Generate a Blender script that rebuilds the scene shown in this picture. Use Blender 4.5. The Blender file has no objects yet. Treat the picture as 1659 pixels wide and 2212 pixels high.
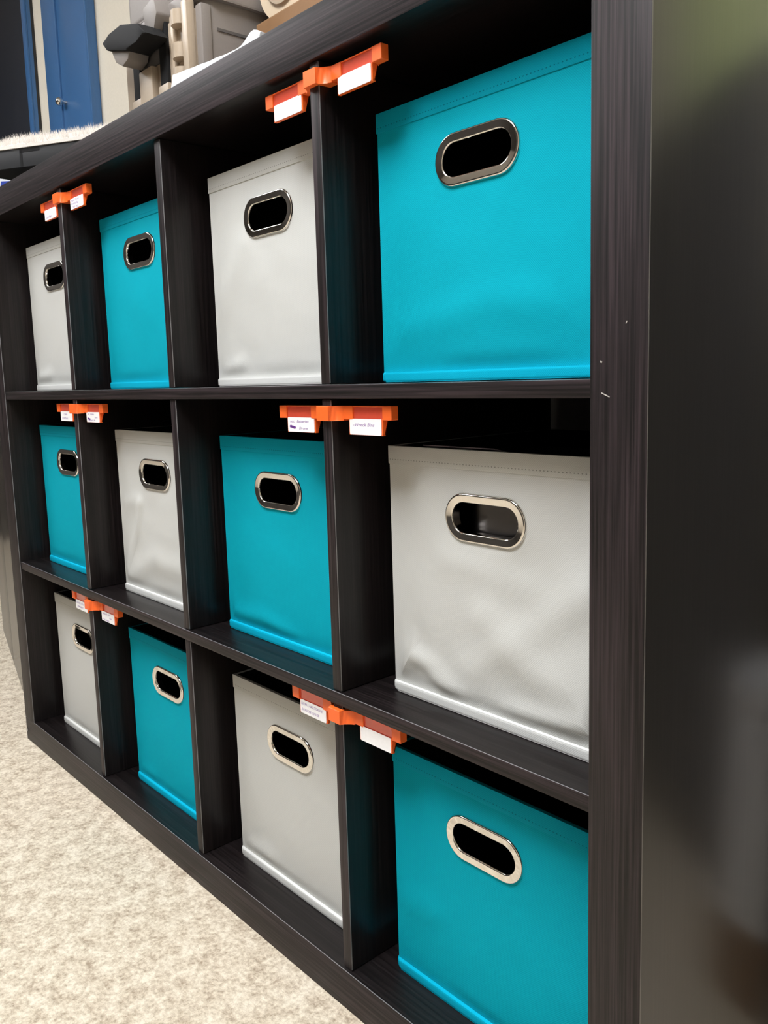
import bpy, bmesh, math, random
from math import sin, cos, pi, radians as R, sqrt, exp
from mathutils import Vector, Matrix, noise
random.seed(4)
S = bpy.context.scene
COL = S.collection

# ------------------------------------------------------------------ dimensions (metres)
CELL, T, TO, REC, DEP = 0.335, 0.01516, 0.05068, 0.0045, 0.39
DX = []                                   # left and right face of the three divider columns
x = TO
for i in range(3):
    x += CELL; DX.append((x, x + T)); x += T
XR0 = x + CELL; XR1 = XR0 + TO            # right side panel
ZB = TO
S2B = ZB + CELL; S2T = S2B + T
S1B = S2T + CELL; S1T = S1B + T
ZT0 = S1T + CELL; ZT1 = ZT0 + TO
CELLX = [(TO, DX[0][0]), (DX[0][1], DX[1][0]), (DX[1][1], DX[2][0]), (DX[2][1], XR0)]
ROWZ = {1: (S1T, ZT0), 2: (S2T, S1B), 3: (ZB, S2B)}

# ------------------------------------------------------------------ materials
def newmat(name):
    m = bpy.data.materials.new(name); m.use_nodes = True
    nt = m.node_tree; b = nt.nodes['Principled BSDF']
    return m, nt, b
def N(nt, t, **kw):
    n = nt.nodes.new(t)
    for k, v in kw.items(): setattr(n, k, v)
    return n
def ramp(nt, stops):
    r = N(nt, 'ShaderNodeValToRGB'); e = r.color_ramp.elements
    e[0].position, e[0].color = stops[0][0], (*stops[0][1], 1)
    e[1].position, e[1].color = stops[-1][0], (*stops[-1][1], 1)
    for p, c in stops[1:-1]:
        k = e.new(p); k.color = (*c, 1)
    return r
def plain(name, col, rough=.5, metal=0, spec=.5, bump=0, bscale=200, coat=0, trans=0, sub=0):
    m, nt, b = newmat(name)
    b.inputs['Base Color'].default_value = (*col, 1)
    b.inputs['Roughness'].default_value = rough
    b.inputs['Metallic'].default_value = metal
    b.inputs['Specular IOR Level'].default_value = spec
    b.inputs['Coat Weight'].default_value = coat
    b.inputs['Transmission Weight'].default_value = trans
    tc = N(nt, 'ShaderNodeTexCoord')
    n = N(nt, 'ShaderNodeTexNoise'); n.inputs['Scale'].default_value = bscale; n.inputs['Detail'].default_value = 3
    nt.links.new(tc.outputs['Object'], n.inputs['Vector'])
    mx = N(nt, 'ShaderNodeMix', data_type='RGBA')
    mx.inputs['A'].default_value = (*[c * .94 for c in col], 1)
    mx.inputs['B'].default_value = (*[min(1, c * 1.06) for c in col], 1)
    nt.links.new(n.outputs['Fac'], mx.inputs['Factor'])
    nt.links.new(mx.outputs['Result'], b.inputs['Base Color'])
    if bump:
        bp = N(nt, 'ShaderNodeBump'); bp.inputs['Strength'].default_value = bump; bp.inputs['Distance'].default_value = .001
        nt.links.new(n.outputs['Fac'], bp.inputs['Height']); nt.links.new(bp.outputs['Normal'], b.inputs['Normal'])
    return m
def wood(name, axis, dark, light, rough=.33, bump=.3, freq=360, spec=.42):
    """black-brown foil with fine straight grain along one axis"""
    m, nt, b = newmat(name)
    tc = N(nt, 'ShaderNodeTexCoord'); mp = N(nt, 'ShaderNodeMapping')
    sc = [freq, freq, freq]; sc[axis] = 5.0
    mp.inputs['Scale'].default_value = sc
    nt.links.new(tc.outputs['Object'], mp.inputs['Vector'])
    n = N(nt, 'ShaderNodeTexNoise'); n.inputs['Scale'].default_value = 1; n.inputs['Detail'].default_value = 4; n.inputs['Roughness'].default_value = .6
    nt.links.new(mp.outputs['Vector'], n.inputs['Vector'])
    mp2 = N(nt, 'ShaderNodeMapping'); sc2 = [60, 60, 60]; sc2[axis] = 1.4; mp2.inputs['Scale'].default_value = sc2
    nt.links.new(tc.outputs['Object'], mp2.inputs['Vector'])
    n2 = N(nt, 'ShaderNodeTexNoise'); n2.inputs['Scale'].default_value = 1; n2.inputs['Detail'].default_value = 2
    nt.links.new(mp2.outputs['Vector'], n2.inputs['Vector'])
    ad = N(nt, 'ShaderNodeMath', operation='MULTIPLY_ADD'); ad.inputs[1].default_value = .16
    nt.links.new(n2.outputs['Fac'], ad.inputs[0])
    mu = N(nt, 'ShaderNodeMath', operation='MULTIPLY'); mu.inputs[1].default_value = .88
    nt.links.new(n.outputs['Fac'], mu.inputs[0]); nt.links.new(mu.outputs[0], ad.inputs[2])
    r = ramp(nt, [(.42, dark), (.53, tuple(a * .6 + c * .4 for a, c in zip(dark, light))), (.66, light)])
    nt.links.new(ad.outputs[0], r.inputs['Fac']); nt.links.new(r.outputs['Color'], b.inputs['Base Color'])
    b.inputs['Roughness'].default_value = rough; b.inputs['Specular IOR Level'].default_value = spec
    bp = N(nt, 'ShaderNodeBump'); bp.inputs['Strength'].default_value = bump; bp.inputs['Distance'].default_value = .0003
    nt.links.new(n.outputs['Fac'], bp.inputs['Height']); nt.links.new(bp.outputs['Normal'], b.inputs['Normal'])
    return m
def fabric(name, col, dotamt=.10, stitch=False):
    """non-woven cloth: embossed dots on a diagonal, soft wrinkling"""
    m, nt, b = newmat(name)
    tc = N(nt, 'ShaderNodeTexCoord')
    mp = N(nt, 'ShaderNodeMapping'); mp.inputs['Rotation'].default_value = (0, 0, 0)
    k = 2 * pi / .0023; mp.inputs['Scale'].default_value = (k, k, k)
    nt.links.new(tc.outputs['Object'], mp.inputs['Vector'])
    sp = N(nt, 'ShaderNodeSeparateXYZ'); nt.links.new(mp.outputs['Vector'], sp.inputs[0])
    s1 = N(nt, 'ShaderNodeMath', operation='SINE'); s2 = N(nt, 'ShaderNodeMath', operation='SINE')
    nt.links.new(sp.outputs['X'], s1.inputs[0]); nt.links.new(sp.outputs['Z'], s2.inputs[0])
    ml = N(nt, 'ShaderNodeMath', operation='MULTIPLY'); nt.links.new(s1.outputs[0], ml.inputs[0]); nt.links.new(s2.outputs[0], ml.inputs[1])
    hf = N(nt, 'ShaderNodeMath', operation='MULTIPLY_ADD'); hf.inputs[1].default_value = .5; hf.inputs[2].default_value = .5
    nt.links.new(ml.outputs[0], hf.inputs[0])
    mx = N(nt, 'ShaderNodeMix', data_type='RGBA')
    mx.inputs['A'].default_value = (*[c * (1 - dotamt) for c in col], 1); mx.inputs['B'].default_value = (*[min(1, c * (1 + dotamt)) for c in col], 1)
    nt.links.new(hf.outputs[0], mx.inputs['Factor'])
    out = mx.outputs['Result']
    if stitch:      # a row of dark needle holes 17 mm under the rim
        so = N(nt, 'ShaderNodeSeparateXYZ'); nt.links.new(tc.outputs['Object'], so.inputs[0])
        a = N(nt, 'ShaderNodeMath', operation='SUBTRACT'); a.inputs[1].default_value = .2655; nt.links.new(so.outputs['Z'], a.inputs[0])
        ab = N(nt, 'ShaderNodeMath', operation='ABSOLUTE'); nt.links.new(a.outputs[0], ab.inputs[0])
        lt = N(nt, 'ShaderNodeMath', operation='LESS_THAN'); lt.inputs[1].default_value = .0005; nt.links.new(ab.outputs[0], lt.inputs[0])
        fx = N(nt, 'ShaderNodeMath', operation='MULTIPLY'); fx.inputs[1].default_value = 1 / .0042; nt.links.new(so.outputs['X'], fx.inputs[0])
        fr = N(nt, 'ShaderNodeMath', operation='FRACT'); nt.links.new(fx.outputs[0], fr.inputs[0])
        l2 = N(nt, 'ShaderNodeMath', operation='LESS_THAN'); l2.inputs[1].default_value = .36; nt.links.new(fr.outputs[0], l2.inputs[0])
        an = N(nt, 'ShaderNodeMath', operation='MULTIPLY'); nt.links.new(lt.outputs[0], an.inputs[0]); nt.links.new(l2.outputs[0], an.inputs[1])
        m2 = N(nt, 'ShaderNodeMix', data_type='RGBA'); m2.inputs['B'].default_value = (*[c * .5 for c in col], 1)
        nt.links.new(an.outputs[0], m2.inputs['Factor']); nt.links.new(out, m2.inputs['A']); out = m2.outputs['Result']
    nt.links.new(out, b.inputs['Base Color'])
    b.inputs['Roughness'].default_value = .85; b.inputs['Specular IOR Level'].default_value = .10
    bp = N(nt, 'ShaderNodeBump'); bp.inputs['Strength'].default_value = .35; bp.inputs['Distance'].default_value = .00025
    nt.links.new(hf.outputs[0], bp.inputs['Height'])
    nz = N(nt, 'ShaderNodeTexNoise'); nz.inputs['Scale'].default_value = 28; nz.inputs['Detail'].default_value = 3
    nt.links.new(tc.outputs['Object'], nz.inputs['Vector'])
    b2 = N(nt, 'ShaderNodeBump'); b2.inputs['Strength'].default_value = .35; b2.inputs['Distance'].default_value = .002
    nt.links.new(nz.outputs['Fac'], b2.inputs['Height']); nt.links.new(bp.outputs['Normal'], b2.inputs['Normal'])
    nt.links.new(b2.outputs['Normal'], b.inputs['Normal'])
    return m
def carpet_mat():
    m, nt, b = newmat('carpet_pile')
    tc = N(nt, 'ShaderNodeTexCoord')
    n1 = N(nt, 'ShaderNodeTexNoise'); n1.inputs['Scale'].default_value = 150; n1.inputs['Detail'].default_value = 5; n1.inputs['Roughness'].default_value = .68
    n2 = N(nt, 'ShaderNodeTexNoise'); n2.inputs['Scale'].default_value = 42; n2.inputs['Detail'].default_value = 3
    nt.links.new(tc.outputs['Object'], n1.inputs['Vector']); nt.links.new(tc.outputs['Object'], n2.inputs['Vector'])
    ad = N(nt, 'ShaderNodeMath', operation='MULTIPLY_ADD'); ad.inputs[1].default_value = .42
    nt.links.new(n2.outputs['Fac'], ad.inputs[0])
    mu = N(nt, 'ShaderNodeMath', operation='MULTIPLY'); mu.inputs[1].default_value = .62; nt.links.new(n1.outputs['Fac'], mu.inputs[0])
    nt.links.new(mu.outputs[0], ad.inputs[2])
    r = ramp(nt, [(.38, (.38, .30, .22)), (.50, (.64, .55, .43)), (.62, (.84, .76, .63))])
    nt.links.new(ad.outputs[0], r.inputs['Fac']); nt.links.new(r.outputs['Color'], b.inputs['Base Color'])
    b.inputs['Roughness'].default_value = .95; b.inputs['Specular IOR Level'].default_value = .1
    bp = N(nt, 'ShaderNodeBump'); bp.inputs['Strength'].default_value = .55; bp.inputs['Distance'].default_value = .005
    nt.links.new(n1.outputs['Fac'], bp.inputs['Height']); nt.links.new(bp.outputs['Normal'], b.inputs['Normal'])
    return m
def emit(name, col, s):
    m, nt, b = newmat(name)
    b.inputs['Base Color'].default_value = (.9, .9, .9, 1)
    b.inputs['Emission Color'].default_value = (*col, 1); b.inputs['Emission Strength'].default_value = s
    return m

DK, LT = (.0045, .0033, .0034), (.0150, .0108, .0114)
EK, EL = (.0045, .0029, .0032), (.037, .0250, .0285)
M = {}
M['wv'] = wood('black_brown_foil_upright', 2, DK, LT)
M['wh'] = wood('black_brown_foil_level', 0, DK, LT)
M['wside'] = wood('black_brown_foil_side', 2, (.010, .009, .009), (.017, .0155, .0155), rough=.28, bump=.03, spec=1.0)
M['ev'] = wood('edge_banding_upright', 2, EK, EL, rough=.50, bump=.5, spec=.34)
M['eh'] = wood('edge_banding_level', 0, EK, EL, rough=.50, bump=.5, spec=.34)
M['seam_highlight'] = plain('foil_seam_highlight', (.20, .198, .205), .35)  # lighter foil seam with edge highlights painted into its colour
M['scratch'] = plain('pale_scratch', (.5, .47, .44), .8)
M['teal'] = fabric('teal_cloth', (.001, .365, .48)); M['tealh'] = fabric('teal_hem', (.001, .34, .47), .06, True)
M['tealb'] = fabric('teal_binding_lit', (.0015, .45, .66), .03)  # lighter than the cloth: top light painted into the binding
M['grey'] = fabric('grey_cloth', (.57, .575, .56)); M['greyh'] = fabric('grey_hem', (.54, .545, .53), .06, True)
M['greyb'] = fabric('grey_binding_lit', (.70, .705, .69), .03)  # paler copy of the grey cloth, light from above painted in
M['inside_shade'] = plain('black_inside_shade', (.006, .006, .006), .95, spec=.05)  # black stands in for the shade inside the bins
M['back'] = plain('black_backing', (.004, .004, .004), .95, spec=.03)
M['chrome'] = plain('polished_chrome', (.80, .77, .73), .06, metal=1)
M['orange'] = plain('orange_plastic', (1.0, .15, .022), .42, bump=.05, bscale=400)
M['redfilm'] = plain('orange_recess', (.80, .10, .055), .22, coat=.6)
M['card'] = plain('white_card', (.92, .91, .93), .7)
M['ink'] = plain('purple_ink', (.36, .26, .50), .8)
M['inkd'] = plain('dark_purple_ink', (.15, .04, .28), .8)
M['carpet'] = carpet_mat()
M['cream'] = plain('cream_paint', (.80, .735, .62), .8, bump=.1, bscale=150)
M['taupe'] = plain('taupe_paint', (.07, .063, .058), .8)
M['white'] = plain('white_paint', (.84, .82, .81), .5)
M['blue'] = plain('blue_enamel', (.045, .14, .33), .32)
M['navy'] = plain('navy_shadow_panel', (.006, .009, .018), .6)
M['black'] = plain('black_satin', (.012, .012, .013), .35)
M['blackf'] = plain('black_ash_foil', (.030, .031, .034), .45)
M['low'] = plain('dark_satin_foil', (.020, .017, .015), .24)
M['fleece'] = plain('white_fleece', (.88, .83, .78), .95, spec=.1)
M['gcase'] = plain('grey_plastic', (.235, .21, .195), .5, bump=.06, bscale=500)
M['gcase2'] = plain('dark_grey_plastic', (.10, .092, .09), .5)
M['tan'] = plain('tan_plastic', (.42, .335, .25), .38)
M['tanl'] = plain('pale_tan_plastic', (.62, .50, .365), .35, coat=.3)
M['strap'] = plain('black_strap', (.010, .010, .011), .7, spec=.25)
M['brown'] = plain('brown_board', (.22, .115, .05), .7, bump=.4, bscale=60)
M['paper'] = plain('white_paper', (.54, .56, .60), .6)
M['lilac'] = plain('lilac_paper', (.42, .36, .42), .7)
M['bluepr'] = plain('blue_print', (.02, .05, .35), .5)
M['steel'] = plain('dark_brushed_metal', (.09, .085, .085), .38, metal=1)
M['olive'] = plain('olive_cloth', (.76, .86, .42), .9, bump=.4, bscale=300)
M['dgrey'] = plain('charcoal_foil', (.075, .075, .08), .5)
M['slate'] = plain('slate_board', (.30, .30, .31), .6)
M['unseen_tote'] = plain('light_grey_plastic', (.80, .80, .84), .5)
M['lamp'] = emit('lamp_diffuser', (.97, .985, 1.0), 33.0)
M['lamp_fill'] = emit('lamp_diffuser_fill', (.97, .985, 1.0), 19.0)

# ------------------------------------------------------------------ mesh helpers
def link(o, parent=None):
    COL.objects.link(o)
    if parent: o.parent = parent
    return o
def obj(name, bm, mat, parent=None, smooth=False, loc=None, rot=None):
    me = bpy.data.meshes.new(name)
    bmesh.ops.recalc_face_normals(bm, faces=bm.faces)
    bm.to_mesh(me); bm.free()
    if mat: me.materials.append(mat)
    if smooth:
        for p in me.polygons: p.use_smooth = True
    o = bpy.data.objects.new(name, me)
    if loc: o.location = loc
    if rot: o.rotation_euler = rot
    return link(o, parent)
def auto(o, ang=35):
    me = o.data
    for p in me.polygons: p.use_smooth = True
    me.set_sharp_from_angle(angle=R(ang)); return o
def box(bm, a, b, bev=0, seg=2, mat=None):
    c = [(p + q) / 2 for p, q in zip(a, b)]; d = [abs(q - p) for p, q in zip(a, b)]
    mt = Matrix.Translation(c) @ Matrix.Diagonal((*d, 1))
    if mat: mt = mat @ mt
    g = bmesh.ops.create_cube(bm, size=1, matrix=mt)
    if bev:
        es = list({e for v in g['verts'] for e in v.link_edges})
        bmesh.ops.bevel(bm, geom=es, offset=bev, segments=seg, affect='EDGES', profile=.6)
def prism(bm, pts, axis, a, b, bev=0, seg=2):
    """outline pts (2-D) extruded along axis from a to b"""
    def P(p, t):
        q = list(p); q.insert(axis, t); return q
    n0 = set(bm.edges)
    v0 = [bm.verts.new(P(p, a)) for p in pts]; v1 = [bm.verts.new(P(p, b)) for p in pts]
    n = len(pts)
    bm.faces.new(v0); bm.faces.new(v1[::-1])
    for i in range(n): bm.faces.new((v0[i], v0[(i + 1) % n], v1[(i + 1) % n], v1[i]))
    if bev:
        es = [e for e in bm.edges if e not in n0]
        if n > 12:       # rounded outlines: only the rims of the two caps
            s0, s1 = set(v0), set(v1)
            es = [e for e in es if (e.verts[0] in s0) == (e.verts[1] in s0)]
        bmesh.ops.bevel(bm, geom=es, offset=bev, segments=seg, affect='EDGES', profile=.6)
def cyl(bm, p0, p1, r0, r1=None, n=24):
    p0, p1 = Vector(p0), Vector(p1); d = p1 - p0
    q = Vector((0, 0, 1)).rotation_difference(d)
    bmesh.ops.create_cone(bm, cap_ends=True, segments=n, radius1=r0, radius2=r0 if r1 is None else r1, depth=d.length,
                          matrix=Matrix.Translation((p0 + p1) / 2) @ q.to_matrix().to_4x4())
def rrect(w, h, r, n=6):
    pts = []
    for cx, cy, a0 in ((w / 2 - r, h / 2 - r, 0), (-w / 2 + r, h / 2 - r, 90), (-w / 2 + r, -h / 2 + r, 180), (w / 2 - r, -h / 2 + r, 270)):
        for i in range(n + 1):
            a = R(a0 + 90 * i / n); pts.append((cx + r * cos(a), cy + r * sin(a)))
    return pts
def thing(name, label, cat, loc=(0, 0, 0), rot=(0, 0, 0), group=None):
    o = bpy.data.objects.new(name, None); o.empty_display_size = .05
    o.location = loc; o.rotation_euler = rot
    return tag(link(o), label, cat, group)
def tag(o, label, cat, group=None):
    o['label'] = label; o['category'] = cat
    if group: o['group'] = group
    return o
def struct(o): o['kind'] = 'structure'; return o
def edge_band(o, mat):
    o.data.materials.append(mat); k = len(o.data.materials) - 1
    for p in o.data.polygons:
        if p.normal.y < -.9: p.material_index = k
    o.data.materials.append(M['seam_highlight'])
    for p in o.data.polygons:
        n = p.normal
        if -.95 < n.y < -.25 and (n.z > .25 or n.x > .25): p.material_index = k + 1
    return o
def B(): return bmesh.new()
def boxobj(name, a, b, mat, parent=None, bev=0, seg=2):
    bm = B(); box(bm, a, b, bev, seg); o = obj(name, bm, mat, parent)
    return auto(o) if bev else o

# ------------------------------------------------------------------ the room
XL, XRW, YB, YF, H = -2.6, 3.6, .645, -3.2, 2.5
def wallbox(name, a, b, mat): return struct(boxobj(name, a, b, mat))
wallbox('floor', (XL, YF, -.1), (XRW, YB, 0), M['carpet'])
wallbox('ceiling', (XL, YF, H), (XRW, YB, H + .1), M['white'])
wallbox('wall_back', (XL, YB, 0), (XRW, YB + .1, H), M['cream'])
wallbox('wall_front', (XL, YF - .1, 0), (XRW, YF, H), M['taupe'])
wallbox('wall_left', (XL - .1, YF, 0), (XL, YB, H), M['taupe'])
wallbox('wall_right', (XRW, YF, 0), (XRW + .1, YB, H), M['cream'])
wallbox('baseboard_back', (XL, YB - .015, 0), (XRW, YB, .1), M['white'])
# white door standing in the back wall, seen above the shelving
dr = struct(boxobj('door_1', (-.490, YB - .035, 0), (.29, YB, 2.42), M['white'], bev=.003))
for px in (-.41, -.07):
    for pz in (.25, 1.15):
        boxobj('door_panel', (px, YB - .042, pz), (px + .27, YB - .030, pz + .75), M['white'], dr, .006)
struct(boxobj('trim_1', (-.506, YB - .02, 0), (-.4925, YB, 2.46), plain('beige_trim', (.52, .43, .36), .5)))

# ceiling lamp, and an added fill lamp to its left
def lamp(x, y, lab, mt='lamp'):
    t = thing('ceiling_light', lab, 'light', (x, y, H), group='ceiling lamps')
    boxobj('housing', (-.44, -.48, -.03), (.44, .48, 0), M['white'], t, .004)
    boxobj('diffuser', (-.40, -.44, -.045), (.40, .44, -.028), M[mt], t, .003)
lamp(1.25, -.95, 'flat white ceiling lamp in front of the shelving, right one of two')
lamp(-1.15, -1.05, 'unseen flat white fill lamp added on the ceiling, left one of two', 'lamp_fill')  # added fill, brightens the left bins and wall

# ------------------------------------------------------------------ shelving unit
sh = thing('shelving_unit', 'large black-brown cube shelving unit holding teal and grey fabric bins', 'shelf')
bv = .0012
boxobj('top_panel', (0, 0, ZT0), (XR1, DEP, ZT1), M['wh'], sh, bv)
boxobj('bottom_panel', (0, 0, 0), (XR1, DEP, ZB), M['wh'], sh, bv)
boxobj('side_panel', (0, 0, ZB), (TO, DEP, ZT0), M['wv'], sh, bv)
rs = boxobj('side_panel', (XR0, 0, ZB), (XR1, DEP, ZT0), M['wv'], sh, bv)
rs.data.materials.append(M['wside'])
for p in rs.data.polygons:
    if p.normal.x > .9: p.material_index = 1
for z0, z1 in ((S2B, S2T), (S1B, S1T)):
    boxobj('shelf', (TO, REC - .0025, z0), (XR0, DEP - .006, z1), M['wh'], sh, .0011)
for (a, b) in DX:
    for r, (z0, z1) in ROWZ.items():
        boxobj('divider', (a, REC, z0 + .0006), (b, DEP - .006, z1 - .0006), M['wv'], sh, .0014)
boxobj('back_panel', (.004, DEP - .004, .004), (XR1 - .004, DEP + .002, ZT1 - .004), M['back'], sh)
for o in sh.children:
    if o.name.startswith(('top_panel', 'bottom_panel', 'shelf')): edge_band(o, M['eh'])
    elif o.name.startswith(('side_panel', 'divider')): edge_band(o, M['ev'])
# pale marks on the right post and the lower left corner
for (px, pz, l, a, w) in ((XR0 + .0145, .7385, .0040, -24, .00035), (XR0 + .0105, .7640, .0008, -20, .0006), (XR0 + .0325, .793, .0010, 60, .0003)):
    bm = B(); box(bm, (-l, -.0003, -w), (l, .0001, w)); obj('scratch', bm, M['scratch'], sh, loc=(px, -.0001, pz), rot=(0, -R(a), 0))
bm = B(); cyl(bm, (0, 0, 0), (0, .0008, 0), .0045, .003, 10)
obj('chip', bm, M['scratch'], sh, loc=(.005, -.0008, .022))

# ------------------------------------------------------------------ fabric bins
BW, BH = .280, .280
HCZ, HW, HHH = .2115, .106, .0515          # handle centre height, width, height
def stad(a, w, h):
    """point on a stadium outline in direction a"""
    r = h / 2; s = w / 2 - r
    dx, dz = cos(a), sin(a)
    if abs(dz) > 1e-9:
        t = r / abs(dz)
        if abs(dx * t) <= s: return dx * t, dz * t
    sg = 1 if dx > 0 else -1
    bq = dx * sg * s; c = s * s - r * r
    t = bq + sqrt(max(0, bq * bq - c))
    return dx * t, dz * t
def seg_d(px, pz, a, b):
    ax, az = a; bx, bz = b
    t = max(0, min(1, ((px - ax) * (bx - ax) + (pz - az) * (bz - az)) / ((bx - ax) ** 2 + (bz - az) ** 2)))
    return math.hypot(px - ax - t * (bx - ax), pz - az - t * (bz - az))
def cloth_y(px, pz, seed, creases, amp):
    e = max(0, min(1, (BW / 2 - abs(px)) / .02)) * max(0, min(1, (pz - .012) / .014)) * max(0, min(1, (BH - .02 - pz) / .03))
    rx, rz = px / (HW / 2 + .02), (pz - HCZ) / (HHH / 2 + .02)
    ring = 1 - exp(-(max(0, sqrt(rx * rx + rz * rz) - .8)) * 4)
    w = noise.noise(Vector((px * 9, pz * 7, seed * 3.7))) * 1.0 + noise.noise(Vector((px * 22 + pz * 14, pz * 16 - px * 10, seed * 5.1))) * .38
    y = -.0022 * e * (1 - (px / (BW / 2)) ** 2) + amp * .0021 * w * e * ring
    for pts, wid, hgt in creases:
        d = min(seg_d(px, pz, pts[i], pts[i + 1]) for i in range(len(pts) - 1))
        y -= hgt * exp(-(d / wid) ** 2) * e
    return y
def front_sheet(bm, yo, seed, creases, amp, nr=44, na=96):
    angs = sorted([2 * pi * i / na for i in range(na)] + [math.atan2(sz, sx) % (2 * pi) for sx in (-BW / 2, BW / 2) for sz in (-HCZ, BH - HCZ)])
    rows = []
    for a in angs:
        sx, sz = stad(a, HW - .012, HHH - .012)
        dx, dz = cos(a), sin(a)
        tt = min([(BW / 2) / abs(dx) if abs(dx) > 1e-9 else 9, ((BH - HCZ) / dz if dz > 0 else HCZ / -dz) if abs(dz) > 1e-9 else 9])
        ex, ez = dx * tt, dz * tt
        row = []
        for k in range(nr + 1):
            f = (k / nr) ** 1.15
            qx, qz = sx + (ex - sx) * f, HCZ + sz + (ez - sz) * f
            row.append(bm.verts.new((qx, -BW / 2 + yo + cloth_y(qx, qz, seed, creases, amp), qz)))
        rows.append(row)
    n = len(rows)
    for i in range(n):
        r0, r1 = rows[i], rows[(i + 1) % n]
        for k in range(nr): bm.faces.new((r0[k], r0[k + 1], r1[k + 1], r1[k]))
def quad(bm, *p): bm.faces.new([bm.verts.new(q) for q in p])
def grid_side(bm, axis, c, seed, amp):
    """side or back sheet of a bin with gentle sag"""
    n = 12; vs = []
    for i in range(n + 1):
        r = []
        for j in range(n + 1):
            s, z = -BW / 2 + BW * i / n, BH * j / n
            d = .003 * sin(pi * i / n) * sin(pi * j / n) * noise.noise(Vector((s * 8, z * 8, seed)))
            r.append(bm.verts.new((c + d, s, z) if axis == 0 else (s, c + d, z)))
        vs.append(r)
    for i in range(n):
        for j in range(n): bm.faces.new((vs[i][j], vs[i + 1][j], vs[i + 1][j + 1], vs[i][j + 1]))
def ring_mesh():
    """stadium grommet: rolled outer lip, flat dished band, collar running into the bin"""
    prof = [(0, .0004), (.0005, -.0020), (.0013, -.0032), (.0023, -.0036), (.0032, -.0034), (.0084, -.0030), (.0094, -.0028), (.0101, -.0018), (.0104, .0012), (.0104, .0085)]
    bm = B(); na = 120; loops = []
    for i in range(na):
        a = 2 * pi * i / na; l = []
        # even spacing around the outline
        r = HHH / 2; s = HW / 2 - r; per = 4 * s + 2 * pi * r; d = per * i / na
        segs = [(2 * s), pi * r, 2 * s, pi * r]
        if d < segs[0]: cx, cz, nx, nz = s - d, r, 0, 1
        elif d < segs[0] + segs[1]:
            th = pi / 2 + (d - segs[0]) / r; cx, cz, nx, nz = -s + r * cos(th), r * sin(th), cos(th), sin(th)
        elif d < 2 * segs[0] + segs[1]: q = d - segs[0] - segs[1]; cx, cz, nx, nz = -s + q, -r, 0, -1
        else:
            th = -pi / 2 + (d - 2 * segs[0] - segs[1]) / r; cx, cz, nx, nz = s + r * cos(th), r * sin(th), cos(th), sin(th)
        for o, y in prof: l.append(bm.verts.new((cx - nx * o, -BW / 2 - .0012 + y, HCZ + cz - nz * o)))
        loops.append(l)
    for i in range(na):
        l0, l1 = loops[i], loops[(i + 1) % na]
        for k in range(len(prof) - 1): bm.faces.new((l0[k], l0[k + 1], l1[k + 1], l1[k]))
    return bm
RING = None
def hem_bm():
    bm = B(); h0, h1, o = BH - .0195, BH + .0006, .0011
    for (a, b, c, d) in ((-BW / 2 - o, -BW / 2 - o, BW / 2 + o, -BW / 2 + .004), (-BW / 2 - o, BW / 2 - .004, BW / 2 + o, BW / 2 + o)):
        box(bm, (a, b, h0), (c, d, h1), .0008)
    for (a, c) in ((-BW / 2 - o, -BW / 2 + .004), (BW / 2 - .004, BW / 2 + o)):
        box(bm, (a, -BW / 2 + .004, h0), (c, BW / 2 - .004, h1), .0008)
    return bm
def base_bm():
    """padded floor board of the bin: its bound edge is painted brighter, top light in its colour"""
    bm = B(); w = BW + .009
    prism(bm, rrect(w, w, .012), 2, 0, .0108, .0030, 3)
    return bm
SHARED = {}
def make_bin(row, col, color, label, creases=(), amp=1.0, dx=.0335, yf=.055, yaw=0):
    global RING
    x0 = CELLX[col - 1][0]; z0 = ROWZ[row][0]
    t = thing('storage_bin', label, 'storage bin', (x0 + dx + BW / 2, yf + BW / 2, z0 + .0008), (0, 0, yaw), 'fabric bins in the cube shelving')
    seed = row * 10 + col
    bm = B(); front_sheet(bm, 0, seed, creases, amp)
    grid_side(bm, 0, -BW / 2, seed, 1); grid_side(bm, 0, BW / 2, seed + 3, 1); grid_side(bm, 1, BW / 2, seed + 6, 1)
    bmesh.ops.remove_doubles(bm, verts=bm.verts, dist=.00005)
    auto(obj('body', bm, M[color], t), 50)
    bm = B(); front_sheet(bm, .0035, seed, creases, amp, 10, 64)
    i = BW / 2 - .0046; BH2 = BH + .0004
    for q in (((-i, -i, .0), (-i, i, .0), (-i, i, BH2), (-i, -i, BH2)), ((i, -i, .0), (i, i, .0), (i, i, BH2), (i, -i, BH2)), ((-i, i, 0), (i, i, 0), (i, i, BH2), (-i, i, BH2)), ((-i, -i, .0135), (i, -i, .0135), (i, i, .0135), (-i, i, .0135))):
        quad(bm, *q)
    o = obj('inside_shade', bm, M['inside_shade'], t)  # inner cloth faces painted black as shade
    for nm, fn, mt in (('hem', hem_bm, M[color + 'h']), ('base_binding', base_bm, M[color + 'b'])):
        k = nm + color
        if k not in SHARED: SHARED[k] = auto(obj(nm, fn(), mt, t), 40)
        else:
            c = SHARED[k].copy(); link(c, t)
    if RING is None: RING = auto(obj('handle_ring', ring_mesh(), M['chrome'], t), 60)
    else:
        c = RING.copy(); link(c, t)
    return t
make_bin(1, 1, 'grey', 'grey fabric bin in the leftmost cell of the top row', [([(-.13, .02), (-.06, .03)], .012, .003)], 1.0, .036)
make_bin(1, 2, 'teal', 'teal fabric bin in the second cell from left of the top row', [], .8, .0345)
make_bin(1, 3, 'grey', 'grey fabric bin in the top row, left of the rightmost teal bin', [([(-.135, .10), (-.06, .18)], .02, .002), ([(-.13, .012), (-.08, .03)], .009, .003)], 1.0, .038)
make_bin(1, 4, 'teal', 'large teal fabric bin in the rightmost cell of the top row', [([(-.12, .05), (.02, .075), (.13, .06)], .02, .002)], .8, .032, .056)
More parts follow.
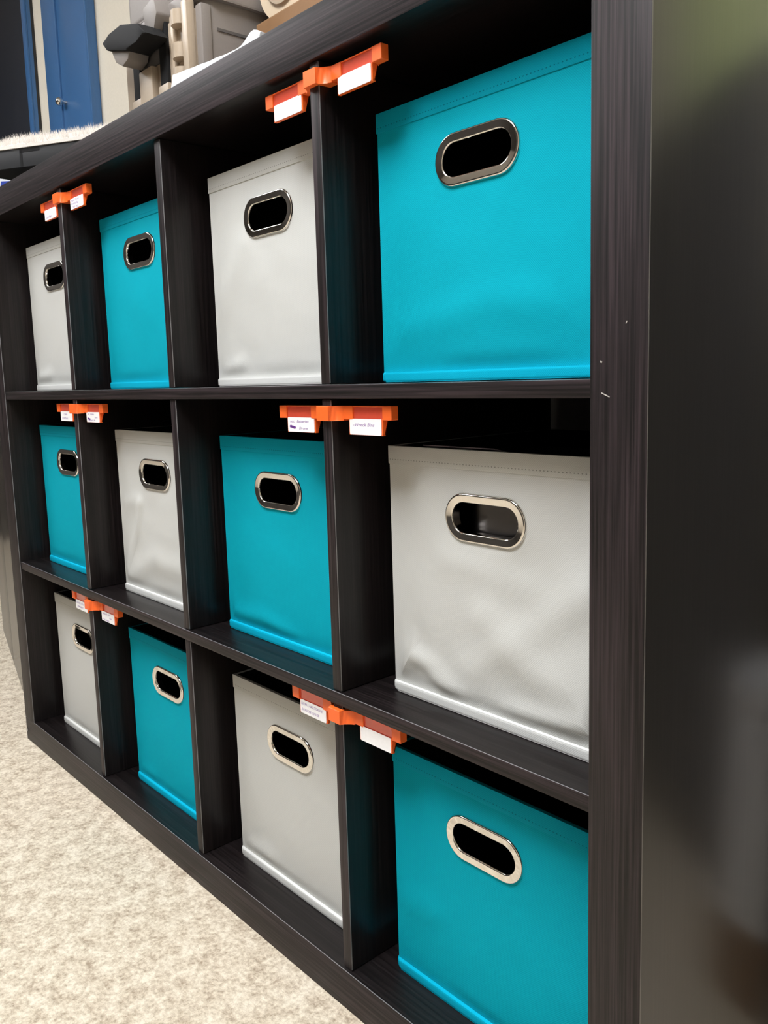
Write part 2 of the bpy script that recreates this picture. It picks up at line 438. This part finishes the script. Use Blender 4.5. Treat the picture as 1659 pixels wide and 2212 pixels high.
make_bin(2, 1, 'teal', 'teal fabric bin in the leftmost cell of the middle row', [], .7, .034, .053)
make_bin(2, 2, 'grey', 'creased grey fabric bin in the second cell of the middle row', [([(-.135, .03), (-.105, .075), (-.075, .115), (-.06, .16)], .008, .0035), ([(-.125, .02), (-.02, .07), (.10, .062)], .02, .004), ([(-.12, .155), (-.06, .165)], .012, .002)], 1.4, .042, .0525)
make_bin(2, 3, 'teal', 'teal fabric bin in the middle row, left of the big grey bin', [([(-.13, .018), (-.05, .03), (.02, .014)], .014, .003)], .8, .0275, .058)
b24 = make_bin(2, 4, 'grey', 'large wrinkled grey fabric bin in the rightmost cell of the middle row',
         [([(-.135, .022), (-.112, .047), (-.085, .046), (-.06, .025), (-.04, .012)], .011, .0055), ([(.0, .11), (.05, .07), (.12, .055)], .022, .0035), ([(-.02, .05), (.05, .10), (.12, .155)], .018, .0025), ([(.03, .015), (.12, .03)], .013, .004), ([(-.05, .165), (.05, .15)], .02, .002)], 1.3, .035, .0575)
make_bin(3, 1, 'grey', 'grey fabric bin in the leftmost cell of the bottom row', [], .6, .036, .054)
make_bin(3, 2, 'teal', 'teal fabric bin in the second cell of the bottom row', [([(-.13, .016), (-.08, .025)], .012, .002)], .7, .043, .051)
make_bin(3, 3, 'grey', 'grey fabric bin in the bottom row, left of the rightmost teal bin', [([(-.13, .016), (-.06, .03)], .014, .0025)], .8, .0375, .0515)
make_bin(3, 4, 'teal', 'teal fabric bin in the rightmost cell of the bottom row, nearest the floor corner', [([(-.13, .09), (-.08, .10)], .014, .002)], .7, .030, .0545)

# things inside the big grey bin
bx, by, bz = b24.location
bm = B(); cyl(bm, (0, 0, 0), (0, 0, .255), .066, n=56); cyl(bm, (0, 0, .255), (0, 0, .2600), .062, .058, n=48)
tag(auto(obj('canister', bm, M['steel'], None, loc=(bx + .004, by - .066, bz + .0142))), 'dark metal canister seen through the handle hole of the big grey bin', 'canister')
bm = B(); box(bm, (-.045, -.035, -.0006), (.055, .035, .0006), .0002, 1)
tag(obj('paper_sheet', bm, M['lilac'], None, loc=(bx - .050, by - .098, bz + .2735), rot=(R(-14), 0, 0)), 'lilac sheet of paper lying on the dark canister in the big grey bin', 'paper')
bm = B(); box(bm, (-.15, -.006, 0), (.15, .006, .326), .001)
tag(obj('board', bm, M['slate'], None, loc=(1.278, .366, S2T + .0003)), 'charcoal board standing behind the big grey bin', 'board')

# ------------------------------------------------------------------ orange clips with label cards
def wing(bm, s):
    """one arm of the clip (s = +1 right, -1 left) : bar blocks, trough and curved neck, in local metres"""
    Y0, Y1 = .0105, .0205                           # front and back of the bar
    z0, z1 = -.0225, -.0077
    def bx2(xa, xb, ya, yb, za, zb, bev=.0005):
        a, b = sorted((s * xa, s * xb)); box(bm, (a, ya, za), (b, yb, zb), bev, 1)
    bx2(.0205, .0370, Y0, Y1, z0, z1)               # inner block
    bx2(.0845, .0985, Y0, Y1, z0, z1)               # outer block
    bx2(.0365, .0850, Y1 - .0018, Y1, z0 - .001, z1)    # back wall behind the window
    bx2(.0365, .0850, Y0 + .0006, Y1, z1 - .0012, z1)   # top lip
    # tapered trough below
    pts = [(Y0 + .0012, -.0215), (Y1, -.0215), (Y0 + .0048, -.0380), (Y0 + .0012, -.0380)]
    def P(xv): return [(s * xv, y, z) for y, z in pts]
    for xa, xb in ((.0300, .0318), (.0822, .0840)):
        a = [bm.verts.new(p) for p in P(xa)]; b = [bm.verts.new(p) for p in P(xb)]
        bm.faces.new(a); bm.faces.new(b[::-1])
        for i in range(4): bm.faces.new((a[i], a[(i + 1) % 4], b[(i + 1) % 4], b[i]))
    a = [bm.verts.new((s * q, y, z)) for q, y, z in ((.030, Y1, -.0215), (.084, Y1, -.0215), (.084, Y0 + .0048, -.038), (.030, Y0 + .0048, -.038))]
    b = [bm.verts.new((s * q, y - .0014, z)) for q, y, z in ((.030, Y1, -.0215), (.084, Y1, -.0215), (.084, Y0 + .0048, -.038), (.030, Y0 + .0048, -.038))]
    bm.faces.new(a); bm.faces.new(b[::-1])
    for i in range(4): bm.faces.new((a[i], a[(i + 1) % 4], b[(i + 1) % 4], b[i]))
    bx2(.030, .084, Y0 + .0012, Y0 + .0050, -.0388, -.0376, 0)  # trough floor
def saddle(bm):
    """the part that hugs the divider's front edge, blending back into the two arms"""
    z0, z1 = -.0240, -.0077
    out, inn = [], []
    w, g = .0102, T / 2 + .0004
    yf = .0012 - REC + .0015
    for sg in (-1, 1):
        o = [(sg * w, yf)]
        for i in range(1, 7):
            f = i / 6; o.append((sg * (w + .0012 * sin(f * pi / 2) + (.0105 * f ** 3)), yf + (.0098 - yf + .0007) * (1 - (1 - f) ** 1.0)))
        o.append((sg * .0215, .0105)); o.append((sg * .0215, .0200)); o.append((sg * g, .0200)); o.append((sg * g, REC - .0006))
        if sg < 0: left = o
        else: right = o
    pts = left[::-1] + right
    # outline runs: inner left edge -> ... -> front -> ... -> inner right edge
    prism(bm, pts, 2, z0, z1, .0004, 1)
CLIP = {}
def clip(i, row, label):
    a, b = DX[i]; xc = (a + b) / 2; zt = ROWZ[row][1]
    dz = {1: -.0015, 2: 0, 3: .0030}[row]
    t = thing('label_clip', label, 'label holder', (xc, 0, zt + dz), group='orange label holders on the dividers')
    if not CLIP:
        bm = B(); saddle(bm); CLIP['saddle'] = auto(obj('saddle', bm, M['orange'], t), 30)
        for s in (-1, 1):
            bm = B(); wing(bm, s); CLIP['arm%d' % s] = auto(obj('arm', bm, M['orange'], t), 30)
            bm = B(); xs = sorted((s * .0372, s * .0843)); box(bm, (xs[0], .0126, -.0222), (xs[1], .0138, -.0092))
            CLIP['win%d' % s] = obj('window', bm, M['redfilm'], t)
    else:
        for k in CLIP: link(CLIP[k].copy(), t)
    return xc, zt + dz
def text_mesh(body, size, mat, parent, loc, scale_x=1.0, shear=.25, rotz=0):
    cu = bpy.data.curves.new('handwriting', 'FONT'); cu.body = body; cu.size = size; cu.shear = shear; cu.align_x = 'LEFT'; cu.resolution_u = 2; cu.offset = .00006
    tmp = bpy.data.objects.new('tmp_text', cu); COL.objects.link(tmp)
    dg = bpy.context.evaluated_depsgraph_get(); dg.update()
    me = bpy.data.meshes.new_from_object(tmp.evaluated_get(dg))
    COL.objects.unlink(tmp); bpy.data.objects.remove(tmp); bpy.data.curves.remove(cu)
    me.materials.clear(); me.materials.append(mat)
    me.transform(Matrix.Translation(loc) @ Matrix.Rotation(R(90), 4, 'X') @ Matrix.Rotation(rotz, 4, 'Z') @ Matrix.Diagonal((scale_x, 1, 1, 1)))
    o = bpy.data.objects.new('handwriting', me); return link(o, parent)
CARDM = None
def card(xc, zt, s, label, lines=(), blot=False):
    global CARDM
    t = thing('label_card', label, 'label card', (xc + s * .0570, .0112, zt - .0300), group='white label cards in the orange holders')
    if CARDM is None:
        bm = B(); prism(bm, rrect(.0508, .0170, .0016, 3), 1, -.0004, .0004)
        CARDM = obj('card', bm, M['card'], t)
    else: link(CARDM.copy(), t)
    for body, size, lx, lz, sx in lines:
        text_mesh(body, size, M['ink'], t, (lx, -.0005, lz), sx)
    if blot:
        bm = B()
        for k in range(3):
            cx = -.0195 + k * .0035
            prism(bm, [(cx + .0024 * cos(a * pi / 6), -.0022 - .0006 * k + .0017 * sin(a * pi / 6)) for a in range(12)], 1, -.0006, -.0003)
        obj('crossed_out_word', bm, M['inkd'], t)
xc, zt = clip(2, 1, 'orange label clip on the right divider of the top row, above the grey bin')
card(xc, zt, -1, 'blank white card on the left arm of the top right clip')
card(xc, zt, 1, 'blank white card on the right arm of the top right clip')
xc, zt = clip(2, 2, 'orange label clip on the right divider of the middle row')
card(xc, zt, -1, 'white card with a purple crossed-out word, left arm of the middle right clip', [('acc.  Batteries', .0042, -.021, .0025, 1.5), ('Drone', .0042, -.004, -.0055, 1.5)], True)
card(xc, zt, 1, 'white card with one faint handwritten line, right arm of the middle right clip', [('-Wreck Bins', .0050, -.020, .0005, 1.35)])
xc, zt = clip(2, 3, 'orange label clip on the right divider of the bottom row')
card(xc, zt, -1, 'white card with two purple handwritten lines above the bottom grey bin', [('EXTRA CAMS, STORAGE', .0046, -.0235, .0025, .84), ('SHOULDER SANDER', .0046, -.0235, -.0050, .84)])
card(xc, zt, 1, 'blank white card on the right arm of the bottom right clip')
xc, zt = clip(0, 1, 'orange label clip on the left divider of the top row')
card(xc, zt, -1, 'white card with faint writing, left arm of the top left clip', [('Lens Bags', .0050, -.019, -.0055, 1.2)])
card(xc, zt, 1, 'white card with three handwritten lines, right arm of the top left clip', [('Paper Towel', .0045, -.021, .0035, 1.3), ('Dust & Bag', .0045, -.021, -.0015, 1.3), ('Tool  bag', .0045, -.019, -.0068, 1.3)])
xc, zt = clip(0, 2, 'orange label clip on the left divider of the middle row')
card(xc, zt, -1, 'white card with two faint lines, left arm of the middle left clip', [('Cable', .0050, -.012, .0020, 1.4), ('Drill Parts', .0050, -.020, -.0050, 1.3)])
card(xc, zt, 1, 'white card with three lines and a blotted word, right arm of the middle left clip', [('All  Video', .0042, -.021, .0035, 1.6), ('Lens', .0042, .008, -.0015, 1.4), ('Camera  kit', .0042, -.019, -.0062, 1.4)], True)
xc, zt = clip(0, 3, 'orange label clip on the left divider of the bottom row')
card(xc, zt, -1, 'white card with two dense lines, left arm of the bottom left clip', [('HAND TOOLS', .0046, -.022, .0020, 1.2), ('TRIMMERS', .0046, -.020, -.0050, 1.3)])
card(xc, zt, 1, 'white card with three lines, right arm of the bottom left clip', [('Cables & 12V', .0045, -.022, .0035, 1.2), ('Kits', .0045, .006, -.0015, 1.3), ('Plus Lights', .0045, -.022, -.0068, 1.4)])

# ------------------------------------------------------------------ on top of the shelving
TZ = ZT1
cs = thing('tool_case', 'grey plastic tool case with tan latches and black straps on the shelving top', 'case', (.614, .165, TZ))
wx, dy = .115, .066
bm = B(); prism(bm, rrect(2 * wx, 2 * dy, .016), 2, .002, .158, .002, 2); auto(obj('body', bm, M['gcase'], cs), 40)
bm = B(); prism(bm, rrect(2 * wx + .016, 2 * dy + .014, .022), 2, .158, .176, .003, 2); auto(obj('rim', bm, M['gcase'], cs), 40)
bm = B(); prism(bm, rrect(2 * wx + .008, 2 * dy + .006, .020), 2, .180, .275, .010, 3); prism(bm, rrect(2 * wx - .004, 2 * dy - .004, .016), 2, .174, .184); auto(obj('lid', bm, M['gcase'], cs), 40)
for k, z in enumerate((.118, .060)):
    boxobj('groove', (wx - .001, -dy + .02, z), (wx + .0012, dy - .02 - .03 * k, z + .004), M['gcase2'], cs)
boxobj('corner_post', (wx - .014, -dy - .006, .004), (wx + .002, -dy + .010, .150), M['gcase'], cs, .002)
# tan latch frame on the front
fr = boxobj('latch_frame', (-wx, -dy - .010, .002), (wx - .016, -dy + .002, .148), M['tan'], cs, .002)
for xx in (-.069, .018):
    boxobj('strap', (xx - .011, -dy - .016, .062), (xx + .011, -dy - .006, .150), M['strap'], cs, .002)
    boxobj('buckle', (xx - .015, -dy - .018, .030), (xx + .015, -dy - .008, .064), M['tan'], cs, .002)
boxobj('latch_recess', (-.054, -dy - .0125, .100), (.004, -dy - .008, .142), M['gcase2'], cs, .002)
boxobj('latch_plate', (-.050, -dy - .022, .0), (-.008, -dy - .008, .098), M['tan'], cs, .003)
boxobj('hinge_rail', (.046, -dy - .018, .004), (.056, -dy - .006, .150), M['tan'], cs, .003)
boxobj('hinge_rail', (.084, -dy - .020, .004), (.100, -dy - .006, .158), M['tan'], cs, .003)
for z in (.062, .095, .140):
    bm = B(); cyl(bm, (.0700, -dy - .013, z - .010), (.0700, -dy - .013, z + .010), .0135, n=20)
    hb = auto(obj('hinge_barrel', bm, M['tan'], cs), 40)
    boxobj('hinge_web', (.055, -dy - .016, z - .009), (.085, -dy - .008, z + .009), M['tan'], cs, .002)
# handle folded out at the front left
bm = B(); prism(bm, [(-.0806, .148), (-.0548, .1532), (-.0144, .1555), (.0395, .1406), (.0627, .1208), (.0331, .1169), (-.0005, .1145), (-.0647, .1331)], 1, -dy - .056, -dy - .017, .003, 2)
for v in bm.verts: v.co.x -= .019
h1 = auto(obj('handle', bm, M['strap'], cs), 40)
bm = B(); prism(bm, [(-.0642, .1357), (.0001, .1182), (-.0079, .106), (-.0276, .1009), (-.0484, .1115)], 1, -dy - .050, -dy - .017, .003, 2)
for v in bm.verts: v.co.x -= .019
auto(obj('handle_grip', bm, M['gcase'], h1), 40)
bm = B(); prism(bm, [(.0096, .1752), (.0445, .1823), (.0512, .1579), (.0377, .1333), (.0121, .1509)], 1, -dy - .030, -dy + .004, .003, 2)
for v in bm.verts: v.co.x -= .019
auto(obj('handle_bracket', bm, M['gcase'], h1), 40)
# white envelope at the front edge
def envelope():
    bm = B(); nu, nv = 30, 8; L, W = .205, .11; rows = []
    for layer in (0, 1):
        g = []
        for i in range(nu + 1):
            u = i / nu; r = []
            for j in range(nv + 1):
                v = j / nv
                puff = (.017 * (1 - u) ** 1.2 + .004 + .012 * exp(-((u - .93) / .10) ** 2)) * (1 - .75 * v)
                z = .0006 + (puff if layer else .25 * puff * (v < .01) * 0)
                z += .0015 * noise.noise(Vector((u * 6, v * 5, layer))) * layer
                r.append(bm.verts.new((u * L, v * W + .004 * layer * (1 - v), z)))
            g.append(r)
        rows.append(g)
    for g in rows:
        for i in range(nu):
            for j in range(nv): bm.faces.new((g[i][j], g[i + 1][j], g[i + 1][j + 1], g[i][j + 1]))
    a, b = rows
    for i in range(nu):
        bm.faces.new((a[i][0], a[i + 1][0], b[i + 1][0], b[i][0])); bm.faces.new((a[i][nv], a[i + 1][nv], b[i + 1][nv], b[i][nv]))
    for j in range(nv):
        bm.faces.new((a[0][j], a[0][j + 1], b[0][j + 1], b[0][j])); bm.faces.new((a[nu][j], a[nu][j + 1], b[nu][j + 1], b[nu][j]))
    return bm
ev = obj('envelope', envelope(), M['paper'], None, smooth=False, loc=(.785, .008, TZ + .0003))
auto(ev, 40); tag(ev, 'crumpled white paper envelope lying at the front edge of the shelving top', 'envelope')
# brown carton with a tan spool standing on it, and a tall brown board box behind
bm = B(); box(bm, (-.085, -.06, 0), (.12, .045, .126), .002)
ct = obj('carton', bm, M['brown'], None, loc=(.845, .225, TZ + .0003)); tag(ct, 'low brown carton under the tan spool on the shelving top', 'carton')
sp = thing('spool', 'pale tan plastic spool standing beside the grey tool case', 'spool', (.802, .215, TZ + .1265 + .0605))
bm = B(); cyl(bm, (0, -.030, 0), (0, -.022, 0), .060, n=48); auto(obj('flange', bm, M['tanl'], sp))
bm = B(); cyl(bm, (0, .022, 0), (0, .030, 0), .060, n=48); auto(obj('flange', bm, M['tanl'], sp))
bm = B(); cyl(bm, (0, -.022, 0), (0, .022, 0), .045, n=48); auto(obj('core', bm, M['tan'], sp))
bm = B(); cyl(bm, (0, -.034, 0), (0, -.029, 0), .040, n=40); auto(obj('hub', bm, M['tan'], sp))
bm = B(); box(bm, (-.16, -.035, 0), (.16, .035, .36), .002)
bb = obj('board_box', bm, M['brown'], None, loc=(.88, .325, TZ + .0003)); tag(bb, 'tall brown board box standing at the back of the shelving top', 'box')

# ------------------------------------------------------------------ left of the shelving
A = math.atan2(-.1455, .6035)                    # the low cabinet stands slightly turned
lc = thing('low_cabinet', 'low dark satin cabinet standing left of the cube shelving on the carpet', 'cabinet', (-.855, .2245, 0), (0, 0, A))
LW = .73
boxobj('carcass', (0, .019, .0), (LW, .36, 1.0), M['low'], lc, .002)
for k in range(2):
    d = boxobj('door', (.002 + k * LW / 2, 0, .012), (LW / 2 - .002 + k * LW / 2, .018, .985), M['low'], lc, .0015)
# black riser shelf standing on it, turned the other way
C0 = Vector((-.194, .300)); dirv = Vector((.852, .523)); nb = Vector((-.523, .852))
ang = math.atan2(.523, .852)
rz = thing('riser_shelf', 'black riser shelf with a fleece on it, standing on the low cabinet', 'shelf', (C0.x, C0.y, 1.0), (0, 0, ang))
boxobj('top', (-.46, 0, .292), (.10, .30, .336), M['blackf'], rz, .0015)
boxobj('groove', (-.170, -.0006, .292), (-.163, .002, .330), M['black'], rz)
boxobj('groove', (-.170, -.0006, .326), (-.112, .002, .334), M['black'], rz)
boxobj('back', (-.44, .27, .0), (.08, .285, .292), M['black'], rz)
boxobj('side', (.065, .10, .0), (.08, .27, .292), M['black'], rz)
boxobj('side', (-.44, .12, .0), (-.425, .27, .292), M['black'], rz)
# white bag with blue print under the riser
bg = thing('bag', 'white bag with a blue printed corner under the black riser shelf', 'bag', (-.335, .162, 1.0004), (0, 0, ang + .1))
bm = B(); prism(bm, [(-.05, 0), (.06, 0), (.072, .12), (.050, .245), (-.03, .262), (-.055, .14)], 1, -.03, .03, .012, 3); auto(obj('body', bm, M['paper'], bg), 60)
bm = B(); prism(bm, [(.012, .205), (.056, .205), (.048, .243), (.018, .244)], 1, -.0308, -.0290); obj('print', bm, M['bluepr'], bg)
# fleece
def fleece():
    bm = B(); nx, ny = 46, 24; X0, X1, Y0, Y1 = -.27, .10, -.004, .28; g = []
    def hz(u, v): 
        e = min(1, u / .10, (1 - u) / .08 + .6, v / .12 + .05, (1 - v) / .1)
        return .003 + .026 * max(0, e) ** .6 * (1 + .35 * noise.noise(Vector((u * 5, v * 4, 2)))) + .004 * noise.noise(Vector((u * 20, v * 16, 1)))
    for i in range(nx + 1):
        r = []
        for j in range(ny + 1):
            u, v = i / nx, j / ny; r.append(bm.verts.new((X0 + (X1 - X0) * u, Y0 + (Y1 - Y0) * v, max(.0006, hz(u, v)))))
        g.append(r)
    for i in range(nx):
        for j in range(ny): bm.faces.new((g[i][j], g[i + 1][j], g[i + 1][j + 1], g[i][j + 1]))
    lo = [[bm.verts.new((v.co.x, v.co.y, 0)) for v in (r[0], r[-1])] for r in g]
    for i in range(nx):
        bm.faces.new((g[i][0], g[i + 1][0], lo[i + 1][0], lo[i][0])); bm.faces.new((g[i][-1], g[i + 1][-1], lo[i + 1][1], lo[i][1]))
        bm.faces.new((lo[i][0], lo[i + 1][0], lo[i + 1][1], lo[i][1]))
    rnd = random.Random(3)
    for k in range(6500):                        # tufts
        u, v = rnd.random(), rnd.random() ** 1.3
        x0, y0 = X0 + (X1 - X0) * u, Y0 + (Y1 - Y0) * v; z0 = max(.0006, hz(u, v)) - .002
        l = .007 + .009 * rnd.random(); a = rnd.random() * 2 * pi; w = .0007
        tip = (x0 + l * .75 * cos(a) * rnd.random(), y0 + l * .6 * sin(a) * rnd.random(), z0 + l)
        p = [bm.verts.new((x0 + w * cos(a + q), y0 + w * sin(a + q), z0)) for q in (0, 2.1, 4.2)]; tp = bm.verts.new(tip)
        for q in range(3): bm.faces.new((p[q], p[(q + 1) % 3], tp))
    return bm
fl = obj('fleece', fleece(), M['fleece'], None, loc=(C0.x, C0.y, 1.3365), rot=(0, 0, ang)); tag(fl, 'fluffy white fleece lying on the black riser shelf', 'fleece')

# ------------------------------------------------------------------ blue lockers against the back wall
lk = thing('locker', 'blue steel locker door with a round knob, set against the cream wall', 'locker', (-1.161, .62, 0), group='blue lockers at the back wall')
boxobj('carcass', (.0, .002, 0), (.362, .024, 2.30), M['blue'], lk, .004)
boxobj('side_leaf', (.001, -.002, .03), (.130, .003, 2.28), M['blue'], lk, .0015)
boxobj('door_rib', (.128, -.012, .03), (.138, .003, 2.28), M['blue'], lk, .003)
dr2 = boxobj('door', (.136, -.006, .03), (.352, .005, 2.28), M['blue'], lk, .003)
boxobj('door_rib', (.350, -.008, .03), (.362, .005, 2.28), M['blue'], lk, .002)
bm = B(); cyl(bm, (.160, -.005, 1.68), (.160, -.022, 1.68), .006, n=16); g = bmesh.ops.create_uvsphere(bm, u_segments=20, v_segments=12, radius=.013, matrix=Matrix.Translation((.160, -.027, 1.68)))
auto(obj('knob', bm, M['chrome'], dr2), 50)
l2 = thing('locker', 'open blue locker, inside painted dark for shade, at the far left, behind the fleece', 'locker', (-1.297 - .52, .62, 0), group='blue lockers at the back wall')
boxobj('back', (0, .015, 0), (.52, .024, 2.30), M['black'], l2)
boxobj('side', (0, 0, 0), (.018, .015, 2.30), M['blue'], l2, .002)
boxobj('side', (.502, 0, 0), (.52, .015, 2.30), M['blue'], l2, .002)
boxobj('jamb', (.485, -.006, 0), (.52, .0, 2.30), M['blue'], l2, .002)
boxobj('top', (.018, 0, 2.28), (.502, .015, 2.30), M['blue'], l2)
boxobj('bottom', (.018, 0, 0), (.502, .015, .02), M['blue'], l2)
boxobj('locker_shade', (.02, .004, .03), (.484, .014, 2.27), M['navy'], l2, .002)  # near-black sheet paints the shade inside the open locker

# ------------------------------------------------------------------ unseen things added right of the shelving for reflections in its side
sb = thing('unseen_sideboard', 'unseen charcoal cabinet, added for a dark reflection in the shelving side', 'unseen_sideboard', (1.60, .46, 0))  # unseen, added so the side panel reflects something dark
boxobj('carcass', (0, .018, .09), (1.2, .165, 1.16), M['dgrey'], sb, .003)
for k in range(3): boxobj('door', (.003 + k * .4, 0, .095), (.397 + k * .4, .018, 1.155), M['dgrey'], sb, .002)
for xx in (.05, 1.11):
    for yy in (.03, .11): boxobj('leg', (xx, yy, 0), (xx + .04, yy + .04, .09), M['dgrey'], sb, .002)
bm = B(); box(bm, (-.040, -.065, 0), (.040, .065, .105), .002)
tag(obj('carton', bm, M['brown'], None, loc=(1.545, .388, .0003)), 'small brown carton, unseen, added for a brown reflection in the shelving side', 'carton')  # unseen, gives the brown reflection low on the side panel
tt = thing('unseen_tote', 'unseen slim light grey plastic box, added for a pale reflection in the shelving side', 'unseen_tote', (1.545, .388, .1056))  # unseen, added as the pale grey patch mirrored in the side panel
bm = B(); prism(bm, rrect(.080, .13, .012), 2, .0, .27, .003, 2); auto(obj('body', bm, M['unseen_tote'], tt), 40)
bm = B(); prism(bm, rrect(.088, .136, .014), 2, .27, .30, .004, 2); auto(obj('lid', bm, M['unseen_tote'], tt), 40)
def unseen_pad():
    bm = B(); nu, nv = 30, 24; F, Bk = [], []
    for i in range(nu + 1):
        f, k = [], []
        for j in range(nv + 1):
            u, v = i / nu, j / nv
            w = .12 + .03 * v
            xx = (u - .5) * 2 * w; d = .045 * sqrt(max(0, 1 - (2 * u - 1) ** 2)) + .012
            fold = .010 * sin(u * 19 + v * 2) * v
            zz = .55 * (1 - v) - .05 * abs(2 * u - 1) * (1 - v)
            f.append(bm.verts.new((xx, -d + fold, zz))); k.append(bm.verts.new((xx, .012, zz)))
        F.append(f); Bk.append(k)
    for G in (F, Bk):
        for i in range(nu):
            for j in range(nv): bm.faces.new((G[i][j], G[i + 1][j], G[i + 1][j + 1], G[i][j + 1]))
    for i in range(nu):
        for j in (0, nv): bm.faces.new((F[i][j], F[i + 1][j], Bk[i + 1][j], Bk[i][j]))
    for j in range(nv):
        for i in (0, nu): bm.faces.new((F[i][j], F[i][j + 1], Bk[i][j + 1], Bk[i][j]))
    return bm
jk = obj('unseen_cushion', unseen_pad(), M['olive'], None, loc=(1.735, .56, 1.1602)); auto(jk, 60); tag(jk, 'unseen olive green cloth pad, added for a green reflection in the shelving side', 'unseen_cushion')  # unseen, placed to mirror green high in the side panel

# ------------------------------------------------------------------ camera
cam = bpy.data.cameras.new('camera'); co = bpy.data.objects.new('camera', cam); COL.objects.link(co)
r0 = Vector((0.6572792697924874, 0.7529842549554531, -0.03160179251617998))
r1 = Vector((0.08066477373201547, -0.11197934359900444, -0.9904311287948794))
r2 = Vector((-0.7493177935828144, 0.6484406976712036, -0.13434100574234756))
rot = Matrix((r0, -r1, -r2)).transposed()
co.matrix_world = Matrix.Translation((1.8275534, -.5719048, .7582424)) @ rot.to_4x4()
cam.sensor_fit = 'VERTICAL'; cam.sensor_height = 36; cam.sensor_width = 27
cam.lens = 1822.193 / 2212 * 36
cam.shift_x = (829.5 - 798.116) / 2212; cam.shift_y = -(1106 - 1061.274) / 2212
cam.clip_start = .02
S.camera = co

# ------------------------------------------------------------------ world and view
w = bpy.data.worlds.new('world'); S.world = w; w.use_nodes = True
w.node_tree.nodes['Background'].inputs[0].default_value = (.8, .85, 1, 1); w.node_tree.nodes['Background'].inputs[1].default_value = .05
vs = S.view_settings
vs.view_transform = 'Standard'; vs.look = 'None'; vs.gamma = 1; vs.use_curve_mapping = False; vs.exposure = 0.0
